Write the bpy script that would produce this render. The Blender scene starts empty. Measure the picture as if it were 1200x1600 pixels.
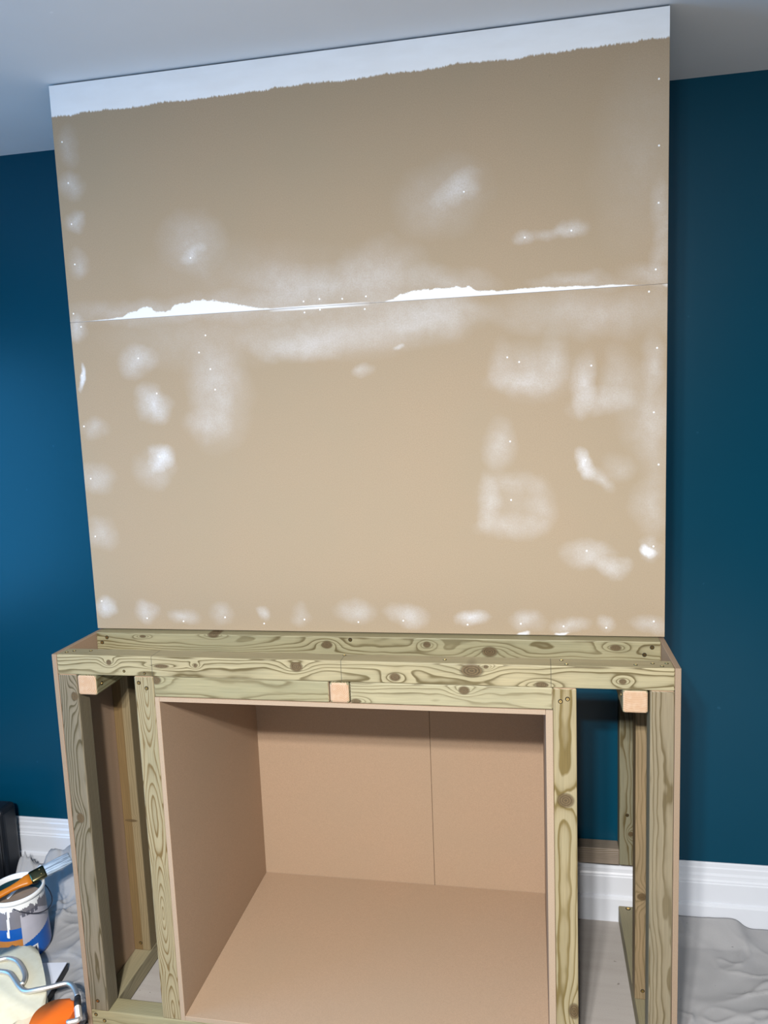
import bpy, bmesh, math, random
from mathutils import Vector, Matrix, noise

# ------------------------------------------------------------------ camera
scene = bpy.context.scene
COL = scene.collection
cam_data = bpy.data.cameras.new('camera')
cam = bpy.data.objects.new('camera', cam_data)
COL.objects.link(cam)
CAM = Vector((1.15841, -1.85983, 1.575885))
RT = Vector((0.98214602, 0.1839617, -0.03933561))
UP = Vector((0.01390128, 0.13755456, 0.99039664))
FW = Vector((-0.18760584, 0.97326093, -0.13254136))
m3 = Matrix((RT, UP, -FW)).transposed()
cam.matrix_world = Matrix.Translation(CAM) @ m3.to_4x4()
cam_data.sensor_fit = 'HORIZONTAL'
cam_data.sensor_width = 36.0
cam_data.lens = 1214.85 / 1200.0 * 36.0
cam_data.clip_start = 0.02
scene.camera = cam

# ------------------------------------------------------------------ world and lights
world = bpy.data.worlds.new('sky')
scene.world = world
world.use_nodes = True
bg = world.node_tree.nodes['Background']
bg.inputs[0].default_value = (0.45, 0.62, 1.0, 1)
bg.inputs[1].default_value = 0.6

def area(name, loc, target, size, sy, energy, color, shape='DISK'):
    ld = bpy.data.lights.new(name, 'AREA')
    ld.shape = shape
    ld.size = size
    ld.size_y = sy
    ld.energy = energy
    ld.color = color
    o = bpy.data.objects.new(name, ld)
    COL.objects.link(o)
    o.location = loc
    o.rotation_euler = (Vector(target) - Vector(loc)).to_track_quat('-Z', 'Y').to_euler()
    return o

# three lamps of the ceiling fitting in the middle of the room, behind the photographer
LAMP = (1.0, 0.97, 0.92)
for lx, ly, e in ((0.76, -2.60, 77), (0.93, -2.46, 92), (1.06, -2.64, 72)):
    area('ceiling_lamp_light', (lx, ly, 2.25), (lx, ly + 0.18, 1.0), 0.10, 0.10, e, LAMP)
# daylight outside the window in the left wall
area('window_daylight', (-1.95, -1.25, 1.25), (0.0, -0.9, 1.35), 1.3, 1.5, 60, (0.06, 0.45, 1.0), 'RECTANGLE')

# ------------------------------------------------------------------ exposure
scene.view_settings.view_transform = 'Standard'
scene.view_settings.look = 'None'
scene.view_settings.exposure = 0.0
scene.view_settings.gamma = 1.0
scene.view_settings.use_curve_mapping = False

# ------------------------------------------------------------------ dimensions (metres)
W = 1.4594      # width of chimney breast and cabinet
F = -0.209      # cabinet front plane
D = 0.428       # room's back wall
H = 2.4
S = 0.050       # timber section
T = 0.012       # MDF thickness
ZC = 1.012      # cabinet top
RX0, RX1, RY0 = -1.6, 2.7, -4.3

# ------------------------------------------------------------------ measured positions (metres)
BLOBS= [(0.039, 2.157, 0.0274, 0.0308, -0.09, 0.5), (0.04, 2.068, 0.0252, 0.0216, -0.08, 0.6), (0.037, 1.968, 0.0238, 0.0272, -0.07, 0.4), (0.041, 2.248, 0.0254, 0.0362, -0.1, 0.3), (1.001, 2.062, 0.0515, 0.0272, 0.35, 0.55), (0.964, 2.047, 0.0902, 0.0676, 0.27, 0.3), (0.347, 1.995, 0.0685, 0.0599, -0.08, 0.35), (0.345, 1.964, 0.029, 0.0129, 0.45, 0.5), (1.15, 1.948, 0.0196, 0.014, -0.08, 0.5), (1.253, 1.958, 0.0261, 0.0156, 0.1, 0.6), (1.207, 1.949, 0.0421, 0.0112, -0.08, 0.35), (1.44, 1.993, 0.0168, 0.0561, -0.08, 0.3), (1.445, 1.884, 0.0196, 0.0782, -0.07, 0.3), (1.399, 2.103, 0.0782, 0.1695, -0.1, 0.15), (0.823, 1.886, 0.0827, 0.0676, -0.07, 0.38), (0.697, 1.865, 0.1282, 0.0481, -0.06, 0.35), (0.585, 1.865, 0.1022, 0.0511, -0.06, 0.25), (1.414, 1.845, 0.0522, 0.0235, -0.07, 0.3), (1.262, 1.841, 0.0842, 0.0168, -0.07, 0.35), (0.973, 1.861, 0.0902, 0.0301, -0.07, 0.35), (0.419, 1.837, 0.1924, 0.0289, -0.06, 0.35), (0.163, 1.837, 0.1533, 0.0238, -0.06, 0.3), (0.507, 1.907, 0.2405, 0.0641, -0.07, 0.15), (0.021, 1.806, 0.0252, 0.0252, -0.06, 0.7), (0.18, 1.714, 0.0433, 0.0361, 0.47, 0.6), (0.211, 1.608, 0.0408, 0.0374, -0.04, 0.8), (0.222, 1.467, 0.0288, 0.0288, 0.5, 0.9), (0.206, 1.439, 0.0451, 0.0397, -0.03, 0.4), (0.021, 1.681, 0.0072, 0.0306, -0.22, 1.6), (0.046, 1.552, 0.0324, 0.0252, -0.03, 0.35), (0.034, 1.422, 0.0456, 0.0304, -0.02, 0.4), (0.034, 1.273, 0.038, 0.0342, -0.01, 0.35), (0.029, 1.078, 0.0228, 0.0228, 0.01, 0.8), (0.395, 1.612, 0.0681, 0.1022, -0.04, 0.3), (0.357, 1.557, 0.051, 0.0374, -0.04, 0.3), (0.374, 1.668, 0.0596, 0.0681, -0.05, 0.25), (0.66, 1.754, 0.1763, 0.0513, -0.06, 0.35), (0.849, 1.774, 0.176, 0.048, 0.04, 0.4), (0.941, 1.79, 0.0902, 0.0376, -0.06, 0.4), (0.61, 1.726, 0.0962, 0.0289, -0.06, 0.4), (0.347, 1.764, 0.2044, 0.0613, -0.06, 0.2), (0.767, 1.665, 0.021, 0.0105, 0.3, 0.4), (0.851, 1.717, 0.0096, 0.0048, 0.3, 0.6), (1.167, 1.646, 0.0782, 0.0541, -0.05, 0.35), (1.138, 1.619, 0.0676, 0.0241, -0.05, 0.35), (1.215, 1.673, 0.027, 0.057, -0.05, 0.25), (1.094, 1.665, 0.024, 0.045, -0.05, 0.2), (1.278, 1.617, 0.021, 0.0571, -0.04, 0.6), (1.317, 1.571, 0.06, 0.024, 0.13, 0.4), (1.353, 1.623, 0.0308, 0.063, -0.04, 0.3), (1.426, 1.655, 0.0225, 0.0491, -0.05, 0.4), (1.416, 1.549, 0.049, 0.084, -0.04, 0.25), (1.29, 1.769, 0.1965, 0.0421, -0.06, 0.35), (1.083, 1.479, 0.027, 0.0525, -0.03, 0.4), (1.278, 1.429, 0.015, 0.027, 0.42, 1.1), (1.314, 1.393, 0.0336, 0.014, -0.81, 0.45), (1.353, 1.419, 0.028, 0.028, -0.02, 0.25), (1.055, 1.342, 0.0225, 0.057, -0.01, 0.4), (1.11, 1.284, 0.0675, 0.027, -0.01, 0.35), (1.178, 1.333, 0.0308, 0.056, -0.01, 0.25), (1.111, 1.386, 0.0601, 0.021, -0.02, 0.2), (1.111, 1.341, 0.0675, 0.06, -0.01, 0.15), (1.287, 1.217, 0.048, 0.03, 0.0, 0.55), (1.343, 1.187, 0.0308, 0.0196, -0.35, 0.6), (1.42, 1.224, 0.021, 0.0135, -0.18, 1.6), (1.424, 1.231, 0.0252, 0.028, -0.01, 0.5), (1.43, 1.476, 0.0308, 0.098, -0.03, 0.25), (1.424, 1.329, 0.0351, 0.0561, -0.02, 0.3), (0.149, 1.065, 0.0288, 0.0234, 0.01, 0.55), (0.253, 1.054, 0.036, 0.0198, 0.01, 0.55), (0.356, 1.059, 0.0272, 0.0272, 0.01, 0.35), (0.472, 1.064, 0.0153, 0.0153, 0.01, 0.6), (0.573, 1.058, 0.0204, 0.0238, 0.01, 0.3), (0.716, 1.071, 0.0476, 0.0306, 0.01, 0.5), (0.846, 1.061, 0.0416, 0.0256, 0.01, 0.6), (1.005, 1.06, 0.033, 0.0195, 0.01, 0.95), (1.136, 1.052, 0.0331, 0.021, 0.01, 0.5), (1.239, 1.04, 0.042, 0.018, 0.01, 0.55), (1.328, 1.042, 0.0168, 0.0168, 0.01, 0.45), (1.425, 1.048, 0.035, 0.0196, 0.01, 0.5), (1.219, 1.02, 0.015, 0.0038, 0.01, 1.6), (1.128, 1.02, 0.0128, 0.004, 0.02, 1.6)]
PINS_A= [[0.023, 2.262], [0.03, 2.164], [0.029, 2.065], [0.028, 1.967], [0.012, 1.846], [1.438, 2.252], [1.439, 2.116], [1.439, 1.997], [1.434, 1.856], [1.015, 2.057], [0.341, 1.96], [1.15, 1.946], [1.253, 1.953], [0.623, 1.838], [0.663, 1.841], [0.719, 1.838], [0.777, 1.84]]
PINS_B= [[0.624, 1.812], [0.663, 1.816], [0.773, 1.811], [1.42, 1.809], [0.03, 1.812], [0.02, 1.689], [0.013, 1.559], [0.366, 1.772], [0.346, 1.731], [0.373, 1.689], [0.382, 1.638], [0.181, 1.725], [0.224, 1.635], [1.106, 1.681], [1.133, 1.669], [1.295, 1.653], [1.438, 1.685], [1.432, 1.542], [1.109, 1.486], [1.109, 1.347], [1.281, 1.437], [1.283, 1.223], [1.433, 1.233], [1.443, 1.423], [0.218, 1.474], [0.019, 1.422], [0.017, 1.268], [0.019, 1.092], [0.147, 1.046], [0.25, 1.039], [0.367, 1.051], [0.473, 1.036], [0.582, 1.048], [0.723, 1.043], [0.838, 1.048], [0.998, 1.04], [1.127, 1.044], [1.228, 1.039], [1.327, 1.037], [1.435, 1.054]]
SEAM= [(0.0008, 0.0), (0.0623, 0.0031), (0.1023, 0.0062), (0.1072, 0.0139), (0.1264, 0.017), (0.1324, 0.0232), (0.149, 0.0263), (0.1574, 0.0248), (0.161, 0.0139), (0.1846, 0.0124), (0.1917, 0.0155), (0.1964, 0.0263), (0.2291, 0.031), (0.25, 0.0325), (0.2811, 0.0279), (0.312, 0.0186), (0.3436, 0.0077), (0.3717, 0.0031), (0.5619, 0.0015), (0.5787, 0.0062), (0.5913, 0.017), (0.606, 0.0217), (0.6557, 0.0232), (0.7047, 0.0217), (0.7128, 0.0124), (0.7668, 0.0093), (0.7965, 0.0109), (0.8357, 0.0093), (0.8695, 0.0077), (0.9409, 0.0046), (0.9597, 0.0015), (1.0025, 0.0)]
K_front= [[-0.5787, 0.008, 0.0068, 0.0068], [-0.443, 0.0017, 0.0192, 0.0048], [-0.1086, 0.0082, 0.015, 0.012], [0.1204, -0.01, 0.0126, 0.0098], [0.2925, 0.0092, 0.0253, 0.0154], [0.3235, 0.0188, 0.0056, 0.0042], [0.4425, -0.0186, 0.014, 0.007], [0.6119, -0.0067, 0.0078, 0.0065], [-0.3567, 0.0053, 0.0048, 0.0048]]
K_rear= [[-0.3859, 0.0249, 0.0162, 0.009], [-0.0832, 0.0032, 0.0136, 0.0102], [0.1698, 0.0079, 0.0096, 0.008], [0.3221, -0.0068, 0.0192, 0.0128], [0.6157, 0.0085, 0.0135, 0.0075], [-0.5834, 0.0165, 0.009, 0.0036]]
K_r2L= [[-0.2101, 0.0164, 0.0136, 0.0102]]
K_r2R= [[-0.2129, -0.02, 0.012, 0.006], [0.0337, 0.0133, 0.0126, 0.0098]]
K_postR= [[0.1966, 0.0004, 0.0168, 0.0182], [-0.3136, 0.0147, 0.0197, 0.0121]]
K_postIL= [[-0.165, -0.0243, 0.0, 0.0]]
K_postL= [[0.0799, -0.0016, 0.0137, 0.0103], [0.3984, 0.0147, 0.0108, 0.009]]
K_postFR= [[0.3148, 0.0076, 0.0065, 0.0065]]
PAD= [[-0.4264, -0.0843], [-0.3588, -0.0645], [-0.3269, -0.0576], [-0.2944, -0.0397], [-0.2559, -0.0508], [-0.2263, -0.0733], [-0.1789, -0.1254], [-0.1346, -0.1795], [-0.1037, -0.2254], [-0.0921, -0.2589], [-0.1107, -0.287], [-0.1422, -0.306], [-0.2216, -0.3439]]
W1= [[-0.3727, -0.1498, 0.1], [-0.3398, -0.1277, 0.1], [-0.3177, -0.117, 0.1], [-0.2993, -0.1094, 0.1], [-0.2688, -0.1156, 0.1], [-0.2395, -0.1343, 0.1], [-0.213, -0.1579, 0.1], [-0.199, -0.1777, 0.1], [-0.1937, -0.1959, 0.1]]
W2= [[-0.348, -0.1811, 0.1], [-0.3121, -0.164, 0.1], [-0.287, -0.1581, 0.1], [-0.2572, -0.1614, 0.1], [-0.2286, -0.1793, 0.1], [-0.1961, -0.2032, 0.1], [-0.1684, -0.2156, 0.1], [-0.1342, -0.2109, 0.1], [-0.1056, -0.1977, 0.1], [-0.0782, -0.1824, 0.1], [-0.0597, -0.1821, 0.1], [-0.037, -0.1975, 0.1], [-0.0146, -0.2214, 0.1]]
FER= [[-0.0146, -0.2214, 0.1], [0.0055, -0.2536, 0.1], [0.0305, -0.288, 0.1], [0.0071, -0.3037, 0.1]]
ORG= [[-0.0783, -0.3391], [-0.091, -0.3084], [-0.0965, -0.2799], [-0.0897, -0.2554], [-0.072, -0.2354], [-0.0495, -0.2278], [-0.0193, -0.2236], [-0.0037, -0.2455], [0.0008, -0.2726], [0.0024, -0.2973], [0.0174, -0.3315], [0.0305, -0.3778], [-0.0041, -0.4014]]

# ------------------------------------------------------------------ helpers
def link(name, bm, mat, parent=None, origin=(0, 0, 0), smooth=False):
    """one bmesh in world coordinates -> one object whose local origin is `origin`"""
    me = bpy.data.meshes.new(name)
    bmesh.ops.translate(bm, verts=bm.verts, vec=-Vector(origin))
    bmesh.ops.recalc_face_normals(bm, faces=bm.faces)
    bm.to_mesh(me)
    bm.free()
    mats = mat if isinstance(mat, (list, tuple)) else [mat]
    for m in mats:
        me.materials.append(m)
    if smooth:
        for p in me.polygons:
            p.use_smooth = True
    o = bpy.data.objects.new(name, me)
    COL.objects.link(o)
    place(o, origin, parent)
    return o

WORLD = {}
def place(o, origin, parent):
    WORLD[o] = Vector(origin)
    if parent is not None:
        o.parent = parent
        o.location = Vector(origin) - WORLD[parent]
    else:
        o.location = origin

def thing(name, label, cat, loc, group=None):
    o = bpy.data.objects.new(name, None)
    COL.objects.link(o)
    o.empty_display_size = 0.05
    place(o, loc, None)
    tag(o, label, cat, group)
    return o

def tag(o, label, cat=None, group=None):
    o['label'] = label
    if cat: o['category'] = cat
    if group: o['group'] = group
    return o

def box_bm(x0, x1, y0, y1, z0, z1, bev=0.0, seg=2, bm=None):
    b = bm or bmesh.new()
    vs = [b.verts.new((x, y, z)) for x in (x0, x1) for y in (y0, y1) for z in (z0, z1)]
    fs = [(0, 1, 3, 2), (4, 6, 7, 5), (0, 4, 5, 1), (2, 3, 7, 6), (0, 2, 6, 4), (1, 5, 7, 3)]
    faces = [b.faces.new([vs[i] for i in f]) for f in fs]
    if bev > 0:
        es = list({e for f in faces for e in f.edges})
        bmesh.ops.bevel(b, geom=es, offset=bev, segments=seg, affect='EDGES', profile=0.5)
    return b

def tube_bm(pts, rad, sides=12, bm=None, caps=True):
    b = bm or bmesh.new()
    pts = [Vector(p) for p in pts]
    rads = rad if isinstance(rad, (list, tuple)) else [rad] * len(pts)
    rings = []
    nrm = None
    for i, p in enumerate(pts):
        t = (pts[min(i + 1, len(pts) - 1)] - pts[max(i - 1, 0)]).normalized()
        if nrm is None:
            nrm = t.orthogonal().normalized()
        nrm = (nrm - t * nrm.dot(t)).normalized()
        bn = t.cross(nrm)
        rings.append([b.verts.new(p + rads[i] * (math.cos(a) * nrm + math.sin(a) * bn))
                      for a in (2 * math.pi * k / sides for k in range(sides))])
    for r0, r1 in zip(rings, rings[1:]):
        for k in range(sides):
            b.faces.new((r0[k], r0[(k + 1) % sides], r1[(k + 1) % sides], r1[k]))
    if caps:
        b.faces.new(rings[0][::-1])
        b.faces.new(rings[-1])
    return b

def smooth_path(pts, n=6):
    pts = [Vector(p) for p in pts]
    P = [2 * pts[0] - pts[1]] + pts + [2 * pts[-1] - pts[-2]]
    out = []
    for i in range(1, len(P) - 2):
        p0, p1, p2, p3 = P[i - 1:i + 3]
        for k in range(n):
            t = k / n
            out.append(0.5 * ((2 * p1) + (p2 - p0) * t + (2 * p0 - 5 * p1 + 4 * p2 - p3) * t * t
                              + (3 * p1 - p0 - 3 * p2 + p3) * t ** 3))
    out.append(pts[-1])
    return out

def prism_bm(outline, z0, z1, bev=0.0, seg=3, bm=None):
    b = bm or bmesh.new()
    lo = [b.verts.new((x, y, z0)) for x, y in outline]
    hi = [b.verts.new((x, y, z1)) for x, y in outline]
    n = len(outline)
    f1 = b.faces.new(lo[::-1]); f2 = b.faces.new(hi)
    for i in range(n):
        b.faces.new((lo[i], lo[(i + 1) % n], hi[(i + 1) % n], hi[i]))
    if bev:
        bmesh.ops.bevel(b, geom=list(f1.edges) + list(f2.edges), offset=bev, segments=seg, affect='EDGES', profile=0.5)
    return b

# ------------------------------------------------------------------ node helper
class N:
    def __init__(self, name):
        self.m = bpy.data.materials.new(name)
        self.m.use_nodes = True
        self.t = self.m.node_tree
        self.bsdf = self.t.nodes['Principled BSDF']
    def node(self, typ, **kw):
        n = self.t.nodes.new(typ)
        for k, v in kw.items(): setattr(n, k, v)
        return n
    def put(self, sock, v):
        if isinstance(v, bpy.types.NodeSocket): self.t.links.new(v, sock)
        elif v is not None: sock.default_value = v
    def math(self, op, a, b=None, c=None, clamp=False):
        n = self.node('ShaderNodeMath', operation=op, use_clamp=clamp)
        for s, v in zip(n.inputs, (a, b, c)): self.put(s, v)
        return n.outputs[0]
    def coord(self, which='Object'):
        return self.node('ShaderNodeTexCoord').outputs[which]
    def sep(self, v):
        n = self.node('ShaderNodeSeparateXYZ'); self.put(n.inputs[0], v); return n.outputs
    def comb(self, x, y, z):
        n = self.node('ShaderNodeCombineXYZ')
        for s, v in zip(n.inputs, (x, y, z)): self.put(s, v)
        return n.outputs[0]
    def scale(self, v, s):
        n = self.node('ShaderNodeVectorMath', operation='MULTIPLY'); self.put(n.inputs[0], v); n.inputs[1].default_value = s
        return n.outputs[0]
    def offs(self, v, s):
        n = self.node('ShaderNodeVectorMath', operation='ADD'); self.put(n.inputs[0], v); n.inputs[1].default_value = s
        return n.outputs[0]
    def noise(self, v, sc=5.0, det=2.0, rough=0.5, dist=0.0):
        n = self.node('ShaderNodeTexNoise'); self.put(n.inputs['Vector'], v)
        n.inputs['Scale'].default_value = sc; n.inputs['Detail'].default_value = det
        n.inputs['Roughness'].default_value = rough; n.inputs['Distortion'].default_value = dist
        return n.outputs[0]
    def ramp(self, v, stops, interp='LINEAR'):
        n = self.node('ShaderNodeValToRGB'); r = n.color_ramp; r.interpolation = interp
        while len(r.elements) > 1: r.elements.remove(r.elements[-1])
        for i, (p, c) in enumerate(stops):
            e = r.elements[0] if i == 0 else r.elements.new(p)
            e.position = p
            e.color = (c, c, c, 1) if not isinstance(c, tuple) else (*c, 1)
        self.put(n.inputs[0], v)
        return n.outputs[0]
    def mix(self, f, a, b, blend='MIX'):
        n = self.node('ShaderNodeMix', data_type='RGBA', blend_type=blend)
        self.put(n.inputs[0], f)
        self.put(n.inputs[6], (*a, 1) if isinstance(a, tuple) else a)
        self.put(n.inputs[7], (*b, 1) if isinstance(b, tuple) else b)
        return n.outputs[2]
    def ell(self, v, loc, scl, rot=(0, 0, 0)):
        """1 at the centre of an ellipsoid, falling to 0 at its surface"""
        mp = self.node('ShaderNodeMapping', vector_type='TEXTURE')
        self.put(mp.inputs[0], v)
        mp.inputs[1].default_value = loc; mp.inputs[2].default_value = rot; mp.inputs[3].default_value = scl
        g = self.node('ShaderNodeTexGradient', gradient_type='SPHERICAL')
        self.t.links.new(mp.outputs[0], g.inputs[0])
        return g.outputs[1]
    def bump(self, h, strength=0.2, dist=0.002):
        n = self.node('ShaderNodeBump'); n.inputs['Strength'].default_value = strength; n.inputs['Distance'].default_value = dist
        self.put(n.inputs['Height'], h)
        self.t.links.new(n.outputs[0], self.bsdf.inputs['Normal'])
    def done(self, col, rough=0.6, spec=0.3, metal=0.0):
        self.put(self.bsdf.inputs['Base Color'], (*col, 1) if isinstance(col, tuple) else col)
        self.put(self.bsdf.inputs['Roughness'], rough)
        self.bsdf.inputs['Specular IOR Level'].default_value = spec
        self.bsdf.inputs['Metallic'].default_value = metal
        return self.m

def plain(name, col, rough=0.6, spec=0.3, metal=0.0, var=0.06, sc=30.0):
    n = N(name)
    k = n.noise(n.coord(), sc, 3)
    c = n.mix(k, tuple(max(0, x * (1 - var)) for x in col), tuple(x * (1 + var) for x in col))
    return n.done(c, rough, spec, metal)

# ------------------------------------------------------------------ materials
def wall_paint(name, col, rough=0.38, spec=0.45):
    n = N(name)
    v = n.coord()
    k = n.noise(v, 2.5, 3)
    c = n.mix(k, tuple(x * 0.93 for x in col), tuple(x * 1.07 for x in col))
    sp = n.ramp(n.noise(v, 45, 1), [(0.0, 0.0), (0.80, 0.0), (0.83, 1.0)])
    c = n.mix(n.math('MULTIPLY', sp, 0.35), c, tuple(min(1, x * 1.8 + 0.02) for x in col))
    n.bump(n.noise(v, 350, 2), 0.08, 0.001)
    return n.done(c, rough, spec)

TEAL = wall_paint('teal_wall_paint', (0.0006, 0.0445, 0.083), 0.28, 0.24)
CEIL = wall_paint('ceiling_paint', (0.74, 0.74, 0.74), 0.85, 0.15)
GLOSS = plain('white_gloss_paint', (0.63, 0.6587, 0.7221), 0.25, 0.5, var=0.02)

def mdf_nodes(n, v, base):
    c = n.mix(n.noise(v, 420, 2, 0.7), tuple(x * 0.70 for x in base), tuple(x * 1.30 for x in base))
    c = n.mix(n.ramp(n.noise(v, 4.0, 3), [(0.3, 0.0), (0.7, 1.0)]), c, n.mix(0.5, c, tuple(x * f for x, f in zip(base, (0.92, 0.98, 1.0)))))
    fl = n.ramp(n.noise(n.offs(v, (3.1, 1.7, 9.0)), 160, 1), [(0.0, 0.0), (0.76, 0.0), (0.80, 1.0)])
    return n.mix(n.math('MULTIPLY', fl, 0.35), c, tuple(x * 0.62 for x in base))

def mdf(name, base, rough=0.62):
    n = N(name)
    v = n.coord()
    c = mdf_nodes(n, v, base)
    return n.done(c, rough, 0.25)

MDF_IN = mdf('bare_mdf_recess', (0.3807, 0.2650, 0.1793))
MDF_SIDE = mdf('bare_mdf_side', (0.3443, 0.2377, 0.1639))
MDF_EDGE = mdf('sawn_mdf_edge', (0.3511, 0.2592, 0.1839))
MDF_EDGE2 = mdf('sawn_mdf_side_edge', (0.257, 0.183, 0.1246))
MDF_GRAY = mdf('planed_mdf_edge', (0.4098, 0.3689, 0.3279))

def board_material():
    """MDF face with the sanded filler haze, the filled joint and the white cutting-in band"""
    n = N('sanded_mdf_face')
    v = n.coord()
    x, y, z = n.sep(v)
    base = mdf_nodes(n, v, (0.3339, 0.2544, 0.1716))
    wob_n = n.node('ShaderNodeTexNoise'); n.put(wob_n.inputs['Vector'], v); wob_n.inputs['Scale'].default_value = 11; wob_n.inputs['Detail'].default_value = 4
    vw = n.node('ShaderNodeVectorMath', operation='MULTIPLY_ADD')
    n.put(vw.inputs[0], wob_n.outputs[1]); vw.inputs[1].default_value = (.06, 0, .06); vw.inputs[2].default_value = (-.03, 0, -.03)
    vd = n.node('ShaderNodeVectorMath', operation='ADD'); n.put(vd.inputs[0], v); n.put(vd.inputs[1], vw.outputs[0])
    acc = None
    for (bx, bz, rx, rz, a, s) in BLOBS:
        g = n.ell(vd.outputs[0], (bx, 0.0, bz), (rx * 1.45, 1.0, rz * 1.45), (0, -a, 0))
        g = n.math('MULTIPLY', g, s * (0.90 if s < 1.2 else 1.1))
        acc = g if acc is None else n.math('ADD', acc, g)
    mott = n.math('MULTIPLY_ADD', n.noise(v, 26, 5, 0.7), 1.3, 0.25)
    grain = n.math('MULTIPLY_ADD', n.noise(v, 260, 3, 0.7), 1.3, 0.30)
    haze = n.math('MULTIPLY', n.math('MULTIPLY', acc, mott), grain, clamp=False)
    haze = n.math('MINIMUM', haze, 0.93)
    c = n.mix(haze, base, (0.616, 0.616, 0.6336))
    # filled joint between the two boards
    xn = n.math('DIVIDE', x, W)
    prof = n.ramp(xn, [(max(0.0, min(1.0, a / 1.003)), h / 0.04) for a, h in SEAM])
    prof = n.math('MULTIPLY', prof, 0.04)
    jag = n.math('MULTIPLY_ADD', n.noise(n.scale(v, (40, 1, 40)), 1.0, 5, 0.75), 0.026, -0.012)
    dz = n.math('SUBTRACT', z, 1.8241)
    up = n.math('SUBTRACT', n.math('ADD', prof, n.math('MULTIPLY', jag, n.math('MULTIPLY', prof, 60, clamp=True))), dz)
    m_up = n.math('MULTIPLY', up, 350, clamp=True)
    m_lo = n.math('MULTIPLY', n.math('ADD', dz, 0.0006), 2500, clamp=True)
    m = n.math('MULTIPLY', m_up, m_lo)
    m = n.math('MULTIPLY', m, n.math('GREATER_THAN', prof, 0.0004))
    # thin smear that straddles the joint in the middle
    mid = n.math('SUBTRACT', 1.0, n.math('ABSOLUTE', n.math('DIVIDE', n.math('SUBTRACT', x, 0.66), 0.125)), clamp=True)
    mid = n.math('POWER', mid, 0.5)
    sm = n.math('SUBTRACT', 1.0, n.math('ABSOLUTE', n.math('DIVIDE', n.math('ADD', dz, 0.001), 0.0055)), clamp=True)
    m = n.math('MAXIMUM', m, n.math('MULTIPLY', n.math('MULTIPLY', sm, 2.5, clamp=True), mid))
    # filler dab at the right end of the joint
    dab = n.math('MULTIPLY', n.ell(n.mix(0.02, v, n.node('ShaderNodeTexNoise').outputs[1]), (1.445, 0, 1.812), (0.026, 1, 0.026)), 3.0, clamp=True)
    m = n.math('MAXIMUM', m, n.math('MULTIPLY', n.math('MULTIPLY', dab, n.math('LESS_THAN', dz, 0.0)), 0.7))
    c = n.mix(m, c, (0.7216, 0.7304, 0.748))
    # white paint cut in under the ceiling
    wob = n.math('MULTIPLY_ADD', n.noise(n.scale(v, (7, 1, 1)), 1.0, 3, 0.6), 0.026, -0.012)
    br = n.math('MULTIPLY_ADD', n.noise(n.scale(v, (180, 1, 25)), 1.0, 3, 0.7), 0.016, -0.008)
    edge = n.math('ADD', n.math('MULTIPLY_ADD', xn, 0.012, 2.3185), n.math('ADD', wob, br))
    pm = n.math('MULTIPLY', n.math('SUBTRACT', z, edge), 260, clamp=True)
    patch = n.ramp(n.noise(n.scale(v, (9, 1, 30)), 1.0, 3), [(0.3, 0.9), (0.7, 1.0)])
    c = n.mix(n.math('MULTIPLY', pm, patch), c, (0.7912, 0.8188, 0.8556))
    n.bump(n.math('ADD', m, pm), 0.25, 0.0006)
    return n.done(c, 0.7, 0.2)

BOARD = board_material()

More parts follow.
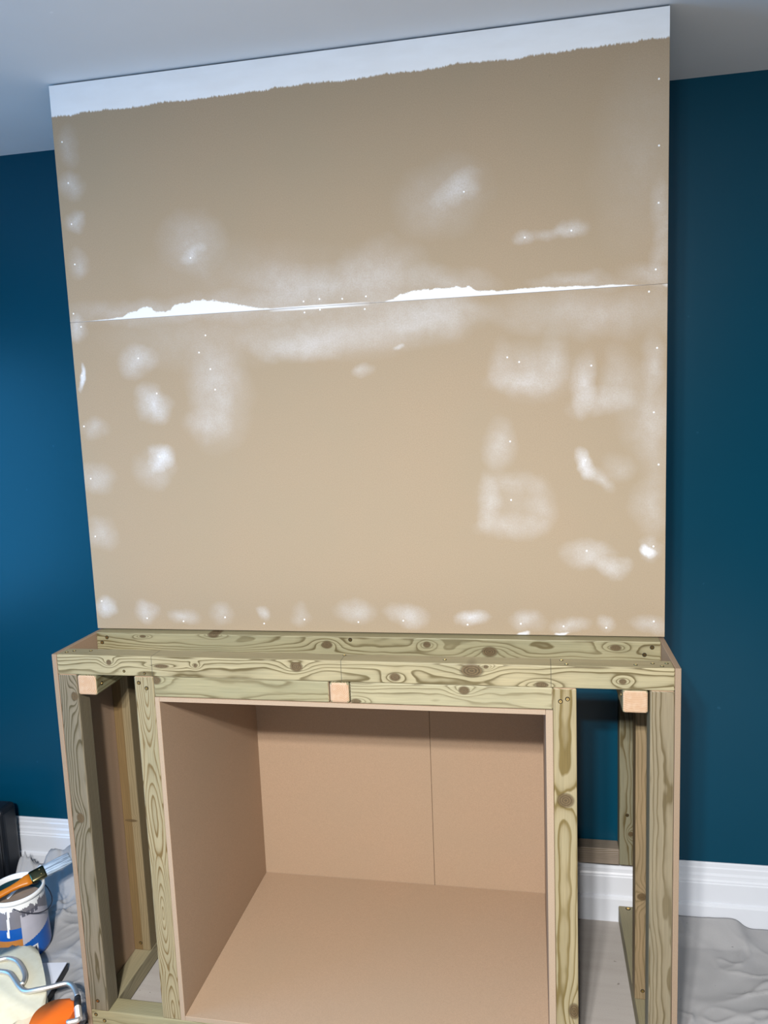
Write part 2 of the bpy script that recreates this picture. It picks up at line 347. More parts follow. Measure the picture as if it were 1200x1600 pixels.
def wood(name, axis, pith=(0.05, 0.0), tilt=0.0, knots=(), light=(0.3033, 0.2664, 0.1311), dark=(0.105, 0.08, 0.034),
         freq=360.0, seed=0.0, wob=0.010, marks=(), contrast=1.0, heart=None, rings_at=()):
    """solid treated softwood: growth rings round an off-centre pith, bent round the knots"""
    light = (light[0] * 1.0, light[1] * 0.965, light[2] * 1.13)
    n = N(name)
    co = n.node('ShaderNodeTexCoord')
    x, y, z = n.sep(co.outputs['Object'])
    L, a, b = {'x': (x, y, z), 'z': (z, y, x), 'y': (y, x, z)}[axis]
    V = n.comb(L, a, b)
    P = n.offs(V, (seed * 3.7, seed * 1.3, seed * 2.1))
    w1 = n.math('MULTIPLY_ADD', n.noise(n.scale(P, (2.6, 9, 9)), 1.0, 2), wob * 2, -wob)
    w2 = n.math('MULTIPLY_ADD', n.noise(n.scale(P, (9, 30, 30)), 1.0, 2), 0.004, -0.002)
    wv = n.math('ADD', w1, w2)
    da = n.math('ADD', n.math('SUBTRACT', a, pith[0]), wv)
    db = n.math('SUBTRACT', n.math('SUBTRACT', b, pith[1]), n.math('MULTIPLY', L, tilt))
    r = n.math('SQRT', n.math('ADD', n.math('MULTIPLY', da, da), n.math('MULTIPLY', db, db)))
    dk = None
    for kx, kb, rl, rb in knots:
        g = n.ell(V, (kx, -0.025, kb), (rl * 5.5, 0.09, rb * 3.2))
        r = n.math('ADD', r, n.math('MULTIPLY', n.math('MULTIPLY', g, g), 0.011))
        e = n.ell(V, (kx, -0.025, kb), (rl * 1.15, 0.10, rb * 1.15))
        kr = n.math('SINE', n.math('MULTIPLY', e, 26.0))
        kr = n.math('MULTIPLY_ADD', kr, 0.35, 0.5)
        e = n.math('MULTIPLY', e, 3.5, clamp=True)
        krs = n.math('MULTIPLY', kr, e) if dk is None else n.math('MAXIMUM', krs, n.math('MULTIPLY', kr, e))
        dk = e if dk is None else n.math('MAXIMUM', dk, e)
    for kx, kb, rl, rb, am in rings_at:            # flat-sawn ovals with no knot in them
        g = n.ell(V, (kx, -0.025, kb), (rl, 0.12, rb))
        r = n.math('ADD', r, n.math('MULTIPLY', g, am))
    ph = n.math('FRACT', n.math('MULTIPLY', r, freq))
    line = n.ramp(ph, [(0.0, 0.0), (0.45, 0.06), (0.66, 0.30), (0.80, 0.95), (0.90, 1.0), (1.0, 0.0)])
    fade = n.ramp(n.noise(n.scale(P, (3, 14, 14)), 1.0, 2), [(0.25, 0.5), (0.6, 1.0)])
    line = n.math('MULTIPLY', n.math('MULTIPLY', line, fade), contrast * 1.1, clamp=True)
    tint = n.ramp(n.noise(n.scale(P, (5, 22, 22)), 1.0, 3), [(0.3, 0.0), (0.7, 1.0)])
    lt = n.mix(tint, light, (light[0] * 0.86, light[1] * 0.90, light[2] * 0.92))
    if heart:
        hm = n.math('MULTIPLY', n.math('SUBTRACT', heart[0], b), heart[1], clamp=True)
        lt = n.mix(hm, lt, heart[2])
    fib = n.math('MULTIPLY_ADD', n.noise(n.scale(P, (12, 500, 500)), 1.0, 2), 0.50, 0.75)
    c = n.mix(line, lt, dark)
    if dk is not None:
        kin = n.mix(n.math('MULTIPLY', krs, n.math('ADD', n.noise(n.scale(V, (160, 160, 160)), 1.0, 2), 0.4)), (0.035, 0.022, 0.010), (0.15, 0.098, 0.045))
        c = n.mix(n.math('MULTIPLY', dk, 0.92), c, kin)
    c = n.mix(1.0, c, n.comb(fib, fib, fib), 'MULTIPLY')
    # cut ends show the pinkish untreated core
    nx = n.sep(co.outputs['Normal'])[{'x': 0, 'y': 1, 'z': 2}[axis]]
    endm = n.math('GREATER_THAN', n.math('ABSOLUTE', nx), 0.9)
    ec = n.mix(n.math('MULTIPLY', line, 0.75), (0.45, 0.30, 0.19), (0.28, 0.15, 0.08))
    ec = n.mix(n.ramp(n.noise(V, 90, 3), [(0.4, 0.0), (0.7, 0.5)]), ec, (0.48, 0.36, 0.26))
    c = n.mix(endm, c, ec)
    for lo in marks:                                # pencil lines squared across the rail
        mk = n.math('LESS_THAN', n.math('ABSOLUTE', n.math('SUBTRACT', L, lo)), 0.0007)
        c = n.mix(n.math('MULTIPLY', mk, 0.8), c, (0.05, 0.045, 0.035))
    n.bump(n.noise(n.scale(P, (12, 400, 400)), 1.0, 2), 0.15, 0.0006)
    return n.done(c, 0.55, 0.3)

# ------------------------------------------------------------------ the room
def struct(name, bm, mat):
    o = link(name, bm, mat)
    o['kind'] = 'structure'
    return o

def floor_material():
    n = N('bare_floor')
    v = n.coord()
    k = n.noise(n.scale(v, (2.5, 28, 1)), 1.0, 4, 0.6)
    c = n.mix(k, (0.252, 0.2279, 0.207), (0.3948, 0.3698, 0.3542))
    c = n.mix(n.math('MULTIPLY', n.noise(v, 300, 2), 0.5), c, (0.42, 0.3999, 0.3864))
    sp = n.ramp(n.noise(v, 55, 1), [(0.0, 0.0), (0.74, 0.0), (0.78, 1.0)])
    c = n.mix(n.math('MULTIPLY', sp, 0.6), c, (0.12, 0.10, 0.09))
    return n.done(c, 0.75, 0.2)

struct('floor', box_bm(RX0 - .1, RX1 + .1, RY0 - .1, D + .1, -0.10, 0.0), floor_material())
struct('ceiling', box_bm(RX0 - .1, RX1 + .1, RY0 - .1, D + .1, H, H + 0.10), CEIL)
struct('wall_back', box_bm(RX0 - .1, RX1 + .1, D, D + .1, 0, H), TEAL)
struct('wall_right', box_bm(RX1, RX1 + .1, RY0, D, 0, H), TEAL)
struct('wall_front', box_bm(RX0 - .1, RX1 + .1, RY0 - .1, RY0, 0, H), TEAL)
# left wall with the opening of a window
WY0, WY1, WZ0, WZ1 = -1.95, -0.55, 0.55, 1.95
b = box_bm(RX0 - .1, RX0, RY0, WY0, 0, H)
box_bm(RX0 - .1, RX0, WY1, D, 0, H, bm=b)
box_bm(RX0 - .1, RX0, WY0, WY1, 0, WZ0, bm=b)
box_bm(RX0 - .1, RX0, WY0, WY1, WZ1, H, bm=b)
struct('wall_left', b, TEAL)
fw = 0.05
b = box_bm(RX0 - .08, RX0 - .02, WY0, WY0 + fw, WZ0, WZ1)
box_bm(RX0 - .08, RX0 - .02, WY1 - fw, WY1, WZ0, WZ1, bm=b)
box_bm(RX0 - .08, RX0 - .02, WY0 + fw, WY1 - fw, WZ0, WZ0 + fw, bm=b)
box_bm(RX0 - .08, RX0 - .02, WY0 + fw, WY1 - fw, WZ1 - fw, WZ1, bm=b)
box_bm(RX0 - .08, RX0 - .02, -1.27, -1.23, WZ0 + fw, WZ1 - fw, bm=b)
win = struct('window_1', b, GLOSS)
n = N('window_glass')
tr = n.node('ShaderNodeBsdfTransparent'); gl = n.node('ShaderNodeBsdfGlossy'); gl.inputs['Roughness'].default_value = 0.02
mx = n.node('ShaderNodeMixShader'); mx.inputs[0].default_value = 0.06
n.t.links.new(tr.outputs[0], mx.inputs[1]); n.t.links.new(gl.outputs[0], mx.inputs[2])
n.t.links.new(mx.outputs[0], n.t.nodes['Material Output'].inputs[0])
link('window_pane', box_bm(RX0 - .052, RX0 - .048, WY0 + fw, WY1 - fw, WZ0 + fw, WZ1 - fw), n.m, win)

iL0, iL1, iR0, iR1 = 0.213, 0.263, 1.196, 1.246     # inner posts of the cabinet
# moulded skirting board along the back wall
prof = [(0.0, 0.0), (0.027, 0.0), (0.027, 0.072), (0.0245, 0.079), (0.019, 0.081), (0.019, 0.140), (0.0165, 0.143), (0.0165, 0.147),
        (0.0135, 0.152), (0.0125, 0.160), (0.0125, 0.163), (0.0095, 0.170), (0.009, 0.184), (0.0065, 0.187), (0.006, 0.197), (0.003, 0.2), (0.0, 0.2)]
b = bmesh.new()
for xe0, xe1 in ((RX0, iL1 - .001), (iR0 + .001, RX1)):      # cut away behind the recess
    r0 = [b.verts.new((xe0, D - d, z)) for d, z in prof]
    r1 = [b.verts.new((xe1, D - d, z)) for d, z in prof]
    for i in range(len(prof)):
        j = (i + 1) % len(prof)
        b.faces.new((r0[i], r0[j], r1[j], r1[i]))
    b.faces.new(r0[::-1]); b.faces.new(r1)
struct('baseboard_back', b, GLOSS)

# ------------------------------------------------------------------ the chimney breast of MDF boards
ZB = ZC + 0.0045
breast = thing('chimney_breast', 'tall chimney breast of bare MDF boards with white filler patches above the timber cabinet',
               'chimney breast', (W / 2, D / 2, ZB))
bd1 = link('board', box_bm(0, W, 0, T, 1.8243, H - 0.0045, 0.0006, 1), BOARD, breast)
tag(bd1, 'upper MDF board with a white painted band along the ceiling')
bd2 = link('board', box_bm(0, W, 0, T, ZB, 1.8238, 0.0006, 1), BOARD, breast)
tag(bd2, 'lower MDF board with sanded filler patches')
link('return_panel', box_bm(0, T, T + .0005, D - .001, ZB, H - 0.0045), MDF_GRAY, breast)
link('return_panel', box_bm(W - T, W, T + .0005, D - .001, ZB, H - 0.0045), MDF_GRAY, breast)
for xs in (0.10, 0.42, 0.75, 1.08, 1.36):
    link('stud', box_bm(xs - .024, xs + .024, T + .001, T + .048, ZB + .055, H - .06), wood('treated_stud', 'z', seed=xs), breast)

PINMAT = plain('white_filler', (0.86, 0.87, 0.88), 0.6, 0.2, var=0.02)
pin_me = None
def pins(lst, parent):
    global pin_me
    for x, z in lst:
        if pin_me is None:
            b = bmesh.new()
            bmesh.ops.create_cone(b, cap_ends=True, segments=8, radius1=0.0024, radius2=0.0016, depth=0.0012,
                                  matrix=Matrix.Rotation(math.radians(90), 4, 'X'))
            o = link('filled_nail_hole', b, PINMAT, parent)
            pin_me = o.data
        else:
            o = bpy.data.objects.new('filled_nail_hole', pin_me)
            COL.objects.link(o)
        place(o, (x, -0.0005, z), parent)
pins(PINS_A, bd1)
pins(PINS_B, bd2)

# ------------------------------------------------------------------ the timber cabinet
unit = thing('media_cabinet', 'unfinished cabinet of greenish treated timber with an open MDF recess, below the chimney breast',
             'cabinet', (W / 2, (F + D) / 2, 0))
def timber(name, axis, x0, x1, y0, y1, z0, z1, bev=0.003, **kw):
    c = ((x0 + x1) / 2, (y0 + y1) / 2, (z0 + z1) / 2)
    return link(name, box_bm(x0, x1, y0, y1, z0, z1, bev, 2), wood('treated_' + name, axis, **kw), unit, c)
xa, xb = T, W - T
ZR = ZC - S
GREEN = (0.2869, 0.2623, 0.1311)
front_rail = timber('rail', 'x', xa, xb, F, F + S, ZR, ZC, pith=(0.045, -0.012), tilt=0.012, knots=K_front, seed=1.0, freq=330,
                    marks=(iL1 - W / 2 - .001, .7264 - W / 2, 1.1926 - W / 2), light=(0.3364, 0.2954, 0.1498))
rear_rail = timber('rail', 'x', xa, xb, -0.030, 0.020, ZC - S + .002, ZC + .002, pith=(0.05, 0.014), tilt=-0.01, knots=K_rear, seed=2.3, light=GREEN)
mid0, mid1 = 0.695, 0.745
timber('rail', 'x', iL1, mid0, F + .001, F + S, ZR - S, ZR, pith=(0.08, 0.004), tilt=0.02, knots=K_r2L, seed=3.1, light=GREEN, contrast=0.75, freq=300)
timber('rail', 'x', mid1, iR0, F + .001, F + S, ZR - S, ZR, pith=(0.09, -0.02), tilt=0.03, knots=K_r2R, seed=4.2, light=(0.3348, 0.3037, 0.1598), contrast=0.7)
bottom_rail = timber('rail', 'x', xa, xb, F, F + S, 0.003, 0.055, pith=(0.06, 0.02), seed=5.5, light=GREEN, contrast=0.6)
# front posts
zt, zb = ZR - .0005, 0.055
post_ol = timber('post', 'z', xa, xa + S, F, F + S, zb, zt, pith=(0.040, 0.014), tilt=0.03, knots=K_postL, seed=6.3, contrast=1.3, dark=(0.07, 0.055, 0.026), light=(0.185, 0.158, 0.092), freq=330, wob=.014)
post_il = timber('post', 'z', iL0, iL1, F, F + S, zb, zt, pith=(0.055, 0.003), tilt=-0.004, seed=7.7, light=(0.2942, 0.2551, 0.1304), dark=(0.135, 0.088, 0.032),
                 freq=380, wob=.010, rings_at=((0.10, 0.0, 0.20, 0.028, -.006), (-0.165, 0.0, 0.16, 0.030, -.016), (0.42, 0.004, 0.16, 0.025, -.012), (-.42, .006, .12, .03, -.008)))
post_ir = timber('post', 'z', iR0, iR1, F, F + S, zb, zt, pith=(0.035, -0.004), tilt=0.022, knots=K_postR, seed=8.9, light=(0.3101, 0.2614, 0.1294), dark=(0.14, 0.10, 0.034),
                 freq=210, wob=.006)
post_or = timber('post', 'z', xb - S, xb, F, F + S, zb, zt, pith=(0.10, 0.028), tilt=-0.010, seed=9.4, light=(0.2098, 0.177, 0.09656), dark=(0.10, 0.075, 0.036), freq=420, wob=.006)
# posts under the rear rail and against the back wall
post_ml = timber('post', 'z', xa, xa + S, 0.020, 0.070, 0.055, ZR, pith=(0.1, 0.06), seed=10.2, light=(0.2341, 0.1839, 0.0891), heart=(0.003, 900, (0.155, 0.098, 0.042)), contrast=0.5,
                  knots=((-0.055, 0.0, 0.004, 0.018),))
post_mr = timber('post', 'z', xb - S, xb, 0.020, 0.070, 0.055, ZR, pith=(0.1, 0.03), seed=11.2, light=(0.2459, 0.1844, 0.09016), knots=((-0.17, -0.008, 0.010, 0.012),), contrast=0.6)
post_bl = timber('post', 'z', xa, xa + S, D - S - .001, D - .001, 0.2005, ZR - .0005, pith=(0.06, 0.02), seed=12.2, light=GREEN)
post_br = timber('post', 'z', xb - S, xb, D - S - .001, D - .001, 0.2005, ZR - .0005, pith=(0.06, -0.02), seed=13.2, light=(0.2131, 0.2025, 0.115), knots=((0.17, .0, .02, .02), (-0.28, 0.008, .008, .008)))
timber('post', 'z', iL0, iL1, D - S - .001, D - .001, 0.2005, ZR - S - .0005, seed=14.1, light=GREEN)
timber('post', 'z', iR0, iR1, D - S - .001, D - .001, 0.2005, ZR - S - .0005, seed=14.8, light=GREEN)
timber('rail', 'x', xa + S, iL0, D - S - .001, D - .001, 0.2005, 0.2505, seed=15.5, light=GREEN)
timber('rail', 'x', iR1, xb - S, D - S - .001, D - .001, 0.2005, 0.2505, seed=16.5, light=(0.2705, 0.2295, 0.1639), pith=(.03, .04))
# floor rails running back on both sides, and the joists under the top
side_fl = timber('rail', 'y', xa, xa + S, F + S + .0005, 0.4005, 0.003, 0.0545, seed=17.5, light=(0.2951, 0.2623, 0.1402), contrast=.5, pith=(0.09, .02))
side_fr = timber('rail', 'y', xb - S, xb, F + S + .0005, 0.4005, 0.003, 0.0545, seed=18.5, light=(0.2459, 0.2295, 0.1254), contrast=.6, pith=(0.09, .02))
JZ0, JZ1 = ZR - S - .0005, ZR - .0005
joist_l = timber('joist', 'y', xa + S + .0015, xa + 2 * S + .0015, F - .001, D - .001, JZ0, JZ1, seed=19.5, pith=(-0.008, 0.004), light=(0.2213, 0.209, 0.1045), freq=260, bev=.004)
joist_m = timber('joist', 'y', mid0 + .0015, mid1 - .0015, F - .001, D - .001, JZ0, JZ1, seed=20.5, pith=(0.0, 0.010), light=GREEN, freq=260, bev=.006)
joist_r = timber('joist', 'y', xb - 2 * S - .006, xb - S - .004, F - .001, D - .001, JZ0, JZ1, seed=21.5, pith=(0.005, -0.07), light=(0.2459, 0.2295, 0.1184), freq=260, bev=.004)

# MDF sides of the cabinet and MDF lining of the recess
def panel(name, x0, x1, y0, y1, z0, z1, face, edge=MDF_EDGE):
    b = box_bm(x0, x1, y0, y1, z0, z1, 0.0006, 1)
    b.normal_update()
    thin = min(range(3), key=lambda i: (x1 - x0, y1 - y0, z1 - z0)[i])
    for f in b.faces:
        f.material_index = 0 if abs(f.normal[thin]) > 0.7 else 1
    return link(name, b, [face, edge], unit)
panel('side_panel', 0, T - .0003, F - .0005, D - .001, 0.0008, ZC, MDF_SIDE, MDF_EDGE2)
panel('side_panel', W - T + .0003, W, F - .0005, D - .001, 0.0008, ZC, MDF_SIDE, MDF_EDGE2)
zf = 0.0555
NL, NR, NT = 0.275, 1.1805, 0.9005
YB = D - .0145
panel('recess_side', iL1 + .0003, NL, F - .0005, YB, zf, ZR - S - .0008, MDF_IN)
panel('recess_side', NR, iR0 - .0003, F - .0005, YB, zf, ZR - S - .0008, MDF_IN)
panel('recess_top', NL + .0003, NR - .0003, F - .0005, YB - .0005, NT, ZR - S - .0008, MDF_IN)
panel('recess_base', NL + .0003, NR - .0003, F - .0005, YB - .0005, zf, zf + T, MDF_IN)
panel('recess_back', iL1 + .0003, 0.8362, YB + .0002, D - .0012, zf, ZR - S - .0008, MDF_IN)
panel('recess_back', 0.8372, iR0 - .0003, YB + .0002, D - .0012, zf, ZR - S - .0008, MDF_IN)

# brass screws, each a dished head with a cross recess
BRASS = plain('yellow_passivated_steel', (0.75, 0.55, 0.22), 0.28, 0.5, 1.0)
DARKHOLE = plain('countersunk_hole', (0.03, 0.025, 0.018), 0.8, 0.1)
screw_me = {}
def screw(parent, p, nrm, r=0.0042):
    if r not in screw_me:
        b = bmesh.new()
        prof = [(0.0, 0.0002), (0.22, 0.0002), (0.30, 0.0012), (0.72, 0.0012), (0.78, 0.0004), (1.05, 0.0004), (1.25, 0.0)]
        rings = []
        for q, h in prof[1:]:
            rings.append([b.verts.new((q * r * math.cos(a), q * r * math.sin(a), h)) for a in (2 * math.pi * k / 10 for k in range(10))])
        for i, (q0, q1) in enumerate(zip(rings, rings[1:])):
            for k in range(10):
                f = b.faces.new((q0[k], q0[(k + 1) % 10], q1[(k + 1) % 10], q1[k]))
                f.material_index = 0 if i in (0, 1, 2) else 1
        f = b.faces.new(rings[0]); f.material_index = 1
        o = link('screw', b, [BRASS, DARKHOLE], parent)
        screw_me[r] = o.data
    else:
        o = bpy.data.objects.new('screw', screw_me[r])
        COL.objects.link(o)
    o.rotation_euler = Vector(nrm).to_track_quat('Z', 'Y').to_euler()
    place(o, Vector(p) + Vector(nrm) * 0.0002, parent)
FN, TN = (0, -1, 0), (0, 0, 1)
for x, z in ((.225, .946), (.244, .933)): screw(post_il, (x, F, z), FN)
for x, z in ((1.212, .932), (1.227, .938)): screw(post_ir, (x, F, z), FN)
screw(post_ol, (.034, F, .083), FN)
for x, z in ((.025, .043), (.048, .028)): screw(bottom_rail, (x, F, z), FN)
for x, z in ((.189, .974), (.242, .970)): screw(front_rail, (x, F, z), FN, 0.003)
for x, z in ((.043, 1.001), (.028, .987), (1.427, 1.0), (1.41, .982), (.707, 1.006)): screw(rear_rail, (x, -.030, z), FN)
for x, y in ((.043, -.18), (.029, -.191), (.086, -.177), (.726, -.17), (1.216, -.173), (1.226, -.198), (1.37, -.192), (1.406, -.181), (1.423, -.197), (1.435, -.179), (.961, -.186)):
    screw(front_rail, (x, y, ZC), TN, 0.0036)
screw(joist_l, (xa + 2 * S + .0015, -.187, .934), (1, 0, 0))
screw(joist_r, (xb - 2 * S - .006, -.187, .944), (-1, 0, 0))
screw(post_ml, (.033, .020, .078), FN)
screw(post_mr, (1.4166, .020, .080), FN)
screw(post_br, (1.42, D - S - .001, .36), FN)
screw(side_fr, (1.4243, .388, .0545), TN, 0.006)

# ------------------------------------------------------------------ dust sheets
def sheet_material():
    n = N('cotton_dust_sheet')
    v = n.coord()
    c = n.mix(n.noise(v, 5, 3), (0.3087, 0.3073, 0.3165), (0.3807, 0.381, 0.396))
    c = n.mix(n.ramp(n.noise(v, 900, 2), [(0.35, 0.3), (0.65, 0.0)]), c, (0.2464, 0.2457, 0.254))
    sp = n.ramp(n.noise(n.offs(v, (5, 2, 1)), 150, 1), [(0.0, 0.0), (0.78, 0.0), (0.81, 1.0)])
    c = n.mix(n.math('MULTIPLY', sp, 0.7), c, (0.0896, 0.0896, 0.0952))
    n.bump(n.noise(v, 700, 2), 0.2, 0.0008)
    return n.done(c, 0.9, 0.1)
SHEET = sheet_material()

def folds(x, y, seed, k):
    p = Vector((x * k, y * k, seed))
    wv = noise.noise_vector(p * 0.7) * 0.55
    q = p + wv
    a = max(0, 1 - abs(noise.noise(q)) * 2.4)
    bq = max(0, 1 - abs(noise.noise(q * 1.9 + Vector((4, 1, 2)))) * 3.0)
    c = noise.noise(p * 0.55 + Vector((9, 3, 7)))
    e = noise.noise(q * 3.1 + Vector((1, 8, 3)))
    m = max(0, noise.noise(p * 0.8 + Vector((2, 2, 6))) + .35)
    return m * (a ** 5 * 0.50 + bq ** 6 * 0.40) + c * 0.42 + e * 0.13

def pressed(x, y):
    # lies flat under the tub and the tool case
    f = min(1.0, max(0.0, (math.hypot(x + .371, y - .0405) - .088) / .06))
    # and under the board
    u = (x + .1738) * .9848 + (y + .0293) * .1736
    w = -(x + .1738) * .1736 + (y + .0293) * .9848
    f *= min(1.0, max(0.0, max(u, w, -.56 - u, -.43 - w) / .04))
    if y > .13:
        f *= min(1.0, max(0.0, (x + .597) / .03))
    return f

def sheet(name, x0, x1, y0, y1, nx, ny, amp, seed, k, extra, label):
    b = bmesh.new()
    g = []
    for i in range(nx + 1):
        row = []
        for j in range(ny + 1):
            x = x0 + (x1 - x0) * i / nx
            y = y0 + (y1 - y0) * j / ny
            fl = pressed(x, y)
            h = 0.004 + fl * (amp * max(0.0, 0.25 + folds(x, y, seed, k)) + extra(x, y))
            h = 0.0045 + 0.5 * ((h - 0.0045) + math.sqrt((h - 0.0045) ** 2 + 0.000009))   # soft floor
            row.append(b.verts.new((x, y, h)))
        g.append(row)
    for i in range(nx):
        for j in range(ny):
            b.faces.new((g[i][j], g[i + 1][j], g[i + 1][j + 1], g[i][j + 1]))
    # underside 1.2 mm lower, and the hem all round
    lo = [[b.verts.new(v.co - Vector((0, 0, 0.0012))) for v in row] for row in g]
    for i in range(nx):
        for j in range(ny):
            b.faces.new((lo[i][j], lo[i][j + 1], lo[i + 1][j + 1], lo[i + 1][j]))
    for i in range(nx):
        for j in (0, ny):
            b.faces.new((g[i][j], g[i + 1][j], lo[i + 1][j], lo[i][j]))
    for j in range(ny):
        for i in (0, nx):
            b.faces.new((g[i][j], g[i][j + 1], lo[i][j + 1], lo[i][j]))
    o = link(name, b, SHEET, None, (0, 0, 0), smooth=True)
    return tag(o, label, 'dust sheet')

def bump2(x, y, cx, cy, rx, ry, h):
    d = ((x - cx) / rx) ** 2 + ((y - cy) / ry) ** 2
    return h * math.exp(-d * 1.2)
def left_extra(x, y):
    h = bump2(x, y, -.55, .325, .060, .06, .105) + bump2(x, y, -.455, .335, .045, .06, .11) + bump2(x, y, -.37, .345, .06, .055, .15) + bump2(x, y, -.25, .34, .09, .05, .10)
    h += bump2(x, y, -.10, .34, .08, .05, .07)
    h += 0.7 * h * (folds(x, y, 3.3, 13.0) - 0.1)
    return h
sheet('dust_sheet', -1.15, -.006, -1.0, .398, 230, 280, 0.044, 1.7, 7.5, left_extra,
      'crumpled grey cotton dust sheet on the floor left of the cabinet, under the paint tub')
def right_extra(x, y):
    h = 0.0
    if x < 1.9:
        e = 1.0 / (1.0 + math.exp((x - 1.745) / .008))
        h += e * 0.030 * max(0.0, (y - .30) / .10)
    return h
sheet('dust_sheet', W + .006, 2.45, -1.0, .399, 200, 280, 0.026, 8.3, 5.5, right_extra,
      'wrinkled grey cotton dust sheet on the floor right of the cabinet')

# ------------------------------------------------------------------ black tool case at the left wall
CASE = plain('scuffed_black_plastic', (0.006, 0.008, 0.012), 0.42, 0.4, var=0.4, sc=25)
cx0, cx1, cy0, cy1, cz0, cz1 = -1.02, -.607, .215, .385, 0.0075, .285
case = thing('tool_case', 'black plastic tool case standing on the dust sheet against the left skirting', 'tool case', ((cx0 + cx1) / 2, .3, cz0))
link('case_shell', box_bm(cx0, cx1, cy0, (cy0 + cy1) / 2 - .002, cz0, cz1, .018, 4), CASE, case)
link('case_lid', box_bm(cx0, cx1, (cy0 + cy1) / 2 + .002, cy1, cz0, cz1, .018, 4), CASE, case)
link('case_seam', box_bm(cx0 + .006, cx1 - .006, (cy0 + cy1) / 2 - .004, (cy0 + cy1) / 2 + .004, cz0 + .006, cz1 - .006), CASE, case)
for xs in (-.69, -.75, -.81, -.87, -.93):
    link('rib', box_bm(xs - .006, xs + .006, cy0 - .004, cy0 + .004, cz0 + .04, cz1 - .04, .002, 1), CASE, case)
for xs in (-.70, -.90):
    link('latch', box_bm(xs - .022, xs + .022, (cy0 + cy1) / 2 - .018, (cy0 + cy1) / 2 + .018, cz1 - .002, cz1 + .008, .003, 2), CASE, case)

# ------------------------------------------------------------------ paint tub
TX, TY = -.371, .0405
zb0 = 0.010
tub = thing('paint_tub', 'small open paint tub with blue and orange label and white drips, beneath the brush', 'paint tub', (TX, TY, zb0))
TUBWHITE = plain('white_tub_plastic', (0.78, 0.79, 0.80), 0.35, 0.45, var=0.05)
BLUE = plain('blue_label', (0.006, 0.085, 0.36), 0.3, 0.45, var=0.15)
GREY = plain('grey_label', (0.17, 0.165, 0.19), 0.4, 0.4, var=0.25, sc=14)
LILAC = plain('pale_grey_label', (0.40, 0.39, 0.45), 0.4, 0.4, var=0.1)
ORANGE_L = plain('orange_label', (0.42, 0.17, 0.04), 0.45, 0.35, var=0.15, sc=60)
TEALP = plain('dried_dark_teal_paint', (0.004, 0.035, 0.05), 0.45, 0.4, var=0.5, sc=18)
BROWN = plain('dried_paint_residue', (0.26, 0.20, 0.16), 0.7, 0.2, var=0.3, sc=20)
ZT = 0.205
def tub_r(t): return .0835 - .0065 * t           # t: 0 base, 1 rim
NA, NZ = 200, 96
ang0 = math.radians(-66)                         # direction that faces the camera
b = bmesh.new()
g = []
for j in range(NZ + 1):
    t = j / NZ
    z = zb0 + (ZT - .012 - zb0) * t
    r = tub_r(t) - (.004 * (1 - t / .06) if t < .06 else 0)
    g.append([b.verts.new((TX + r * math.cos(2 * math.pi * i / NA), TY + r * math.sin(2 * math.pi * i / NA), z)) for i in range(NA)])
for j in range(NZ):
    for i in range(NA):
        f = b.faces.new((g[j][i], g[j][(i + 1) % NA], g[j + 1][(i + 1) % NA], g[j + 1][i]))
        t = (j + .5) / NZ
        a = (2 * math.pi * (i + .5) / NA - ang0 + math.pi) % (2 * math.pi) - math.pi
        drip = noise.noise(Vector((a * 5, 0, 3))) * .10 + noise.noise(Vector((a * 17, 1, 8))) * .06
        if t > .90 + drip * .9: m = 0
        elif abs(a + .12 - .02 * math.sin(t * 9)) < .045 and t > .47: m = 0
        elif t < .24: m = 1
        elif a > .30:
            m = 3 if t < .80 - .25 * max(0, a - 1.0) else 2
            if t < .30 + .13 * (a - .3): m = 1
        elif t < .42: m = 4
        elif t < .60: m = 1
        else: m = 2
        f.material_index = m
b.faces.new(g[0][::-1])
link('tub_body', b, [TUBWHITE, BLUE, GREY, LILAC, ORANGE_L], tub, smooth=True)
def ring_bm(profile, n=72):
    b = bmesh.new()
    rg = [[b.verts.new((TX + r * math.cos(2 * math.pi * i / n), TY + r * math.sin(2 * math.pi * i / n), z)) for i in range(n)] for r, z in profile]
    for a_, b_ in zip(rg, rg[1:]):
        for i in range(n):
            b.faces.new((a_[i], a_[(i + 1) % n], b_[(i + 1) % n], b_[i]))
    return b
rr = tub_r(1)
link('rim', ring_bm([(rr - .001, ZT - .014), (rr + .003, ZT - .013), (rr + .0035, ZT - .006), (rr + .002, ZT - .001), (rr - .001, ZT), (rr - .004, ZT - .002), (rr - .005, ZT - .016)]),
     TUBWHITE, tub, smooth=True)
b = ring_bm([(rr - .0045, ZT - .010), (rr - .006, ZT - .03), (rr - .007, ZT - .05)])
link('lining', b, TEALP, tub, smooth=True)
b = bmesh.new()
ctr = b.verts.new((TX, TY, ZT - .046))
rg = [b.verts.new((TX + (rr - .0065) * math.cos(2 * math.pi * i / 48), TY + (rr - .0065) * math.sin(2 * math.pi * i / 48), ZT - .045)) for i in range(48)]
for i in range(48): b.faces.new((ctr, rg[i], rg[(i + 1) % 48]))
link('paint', b, BROWN, tub)
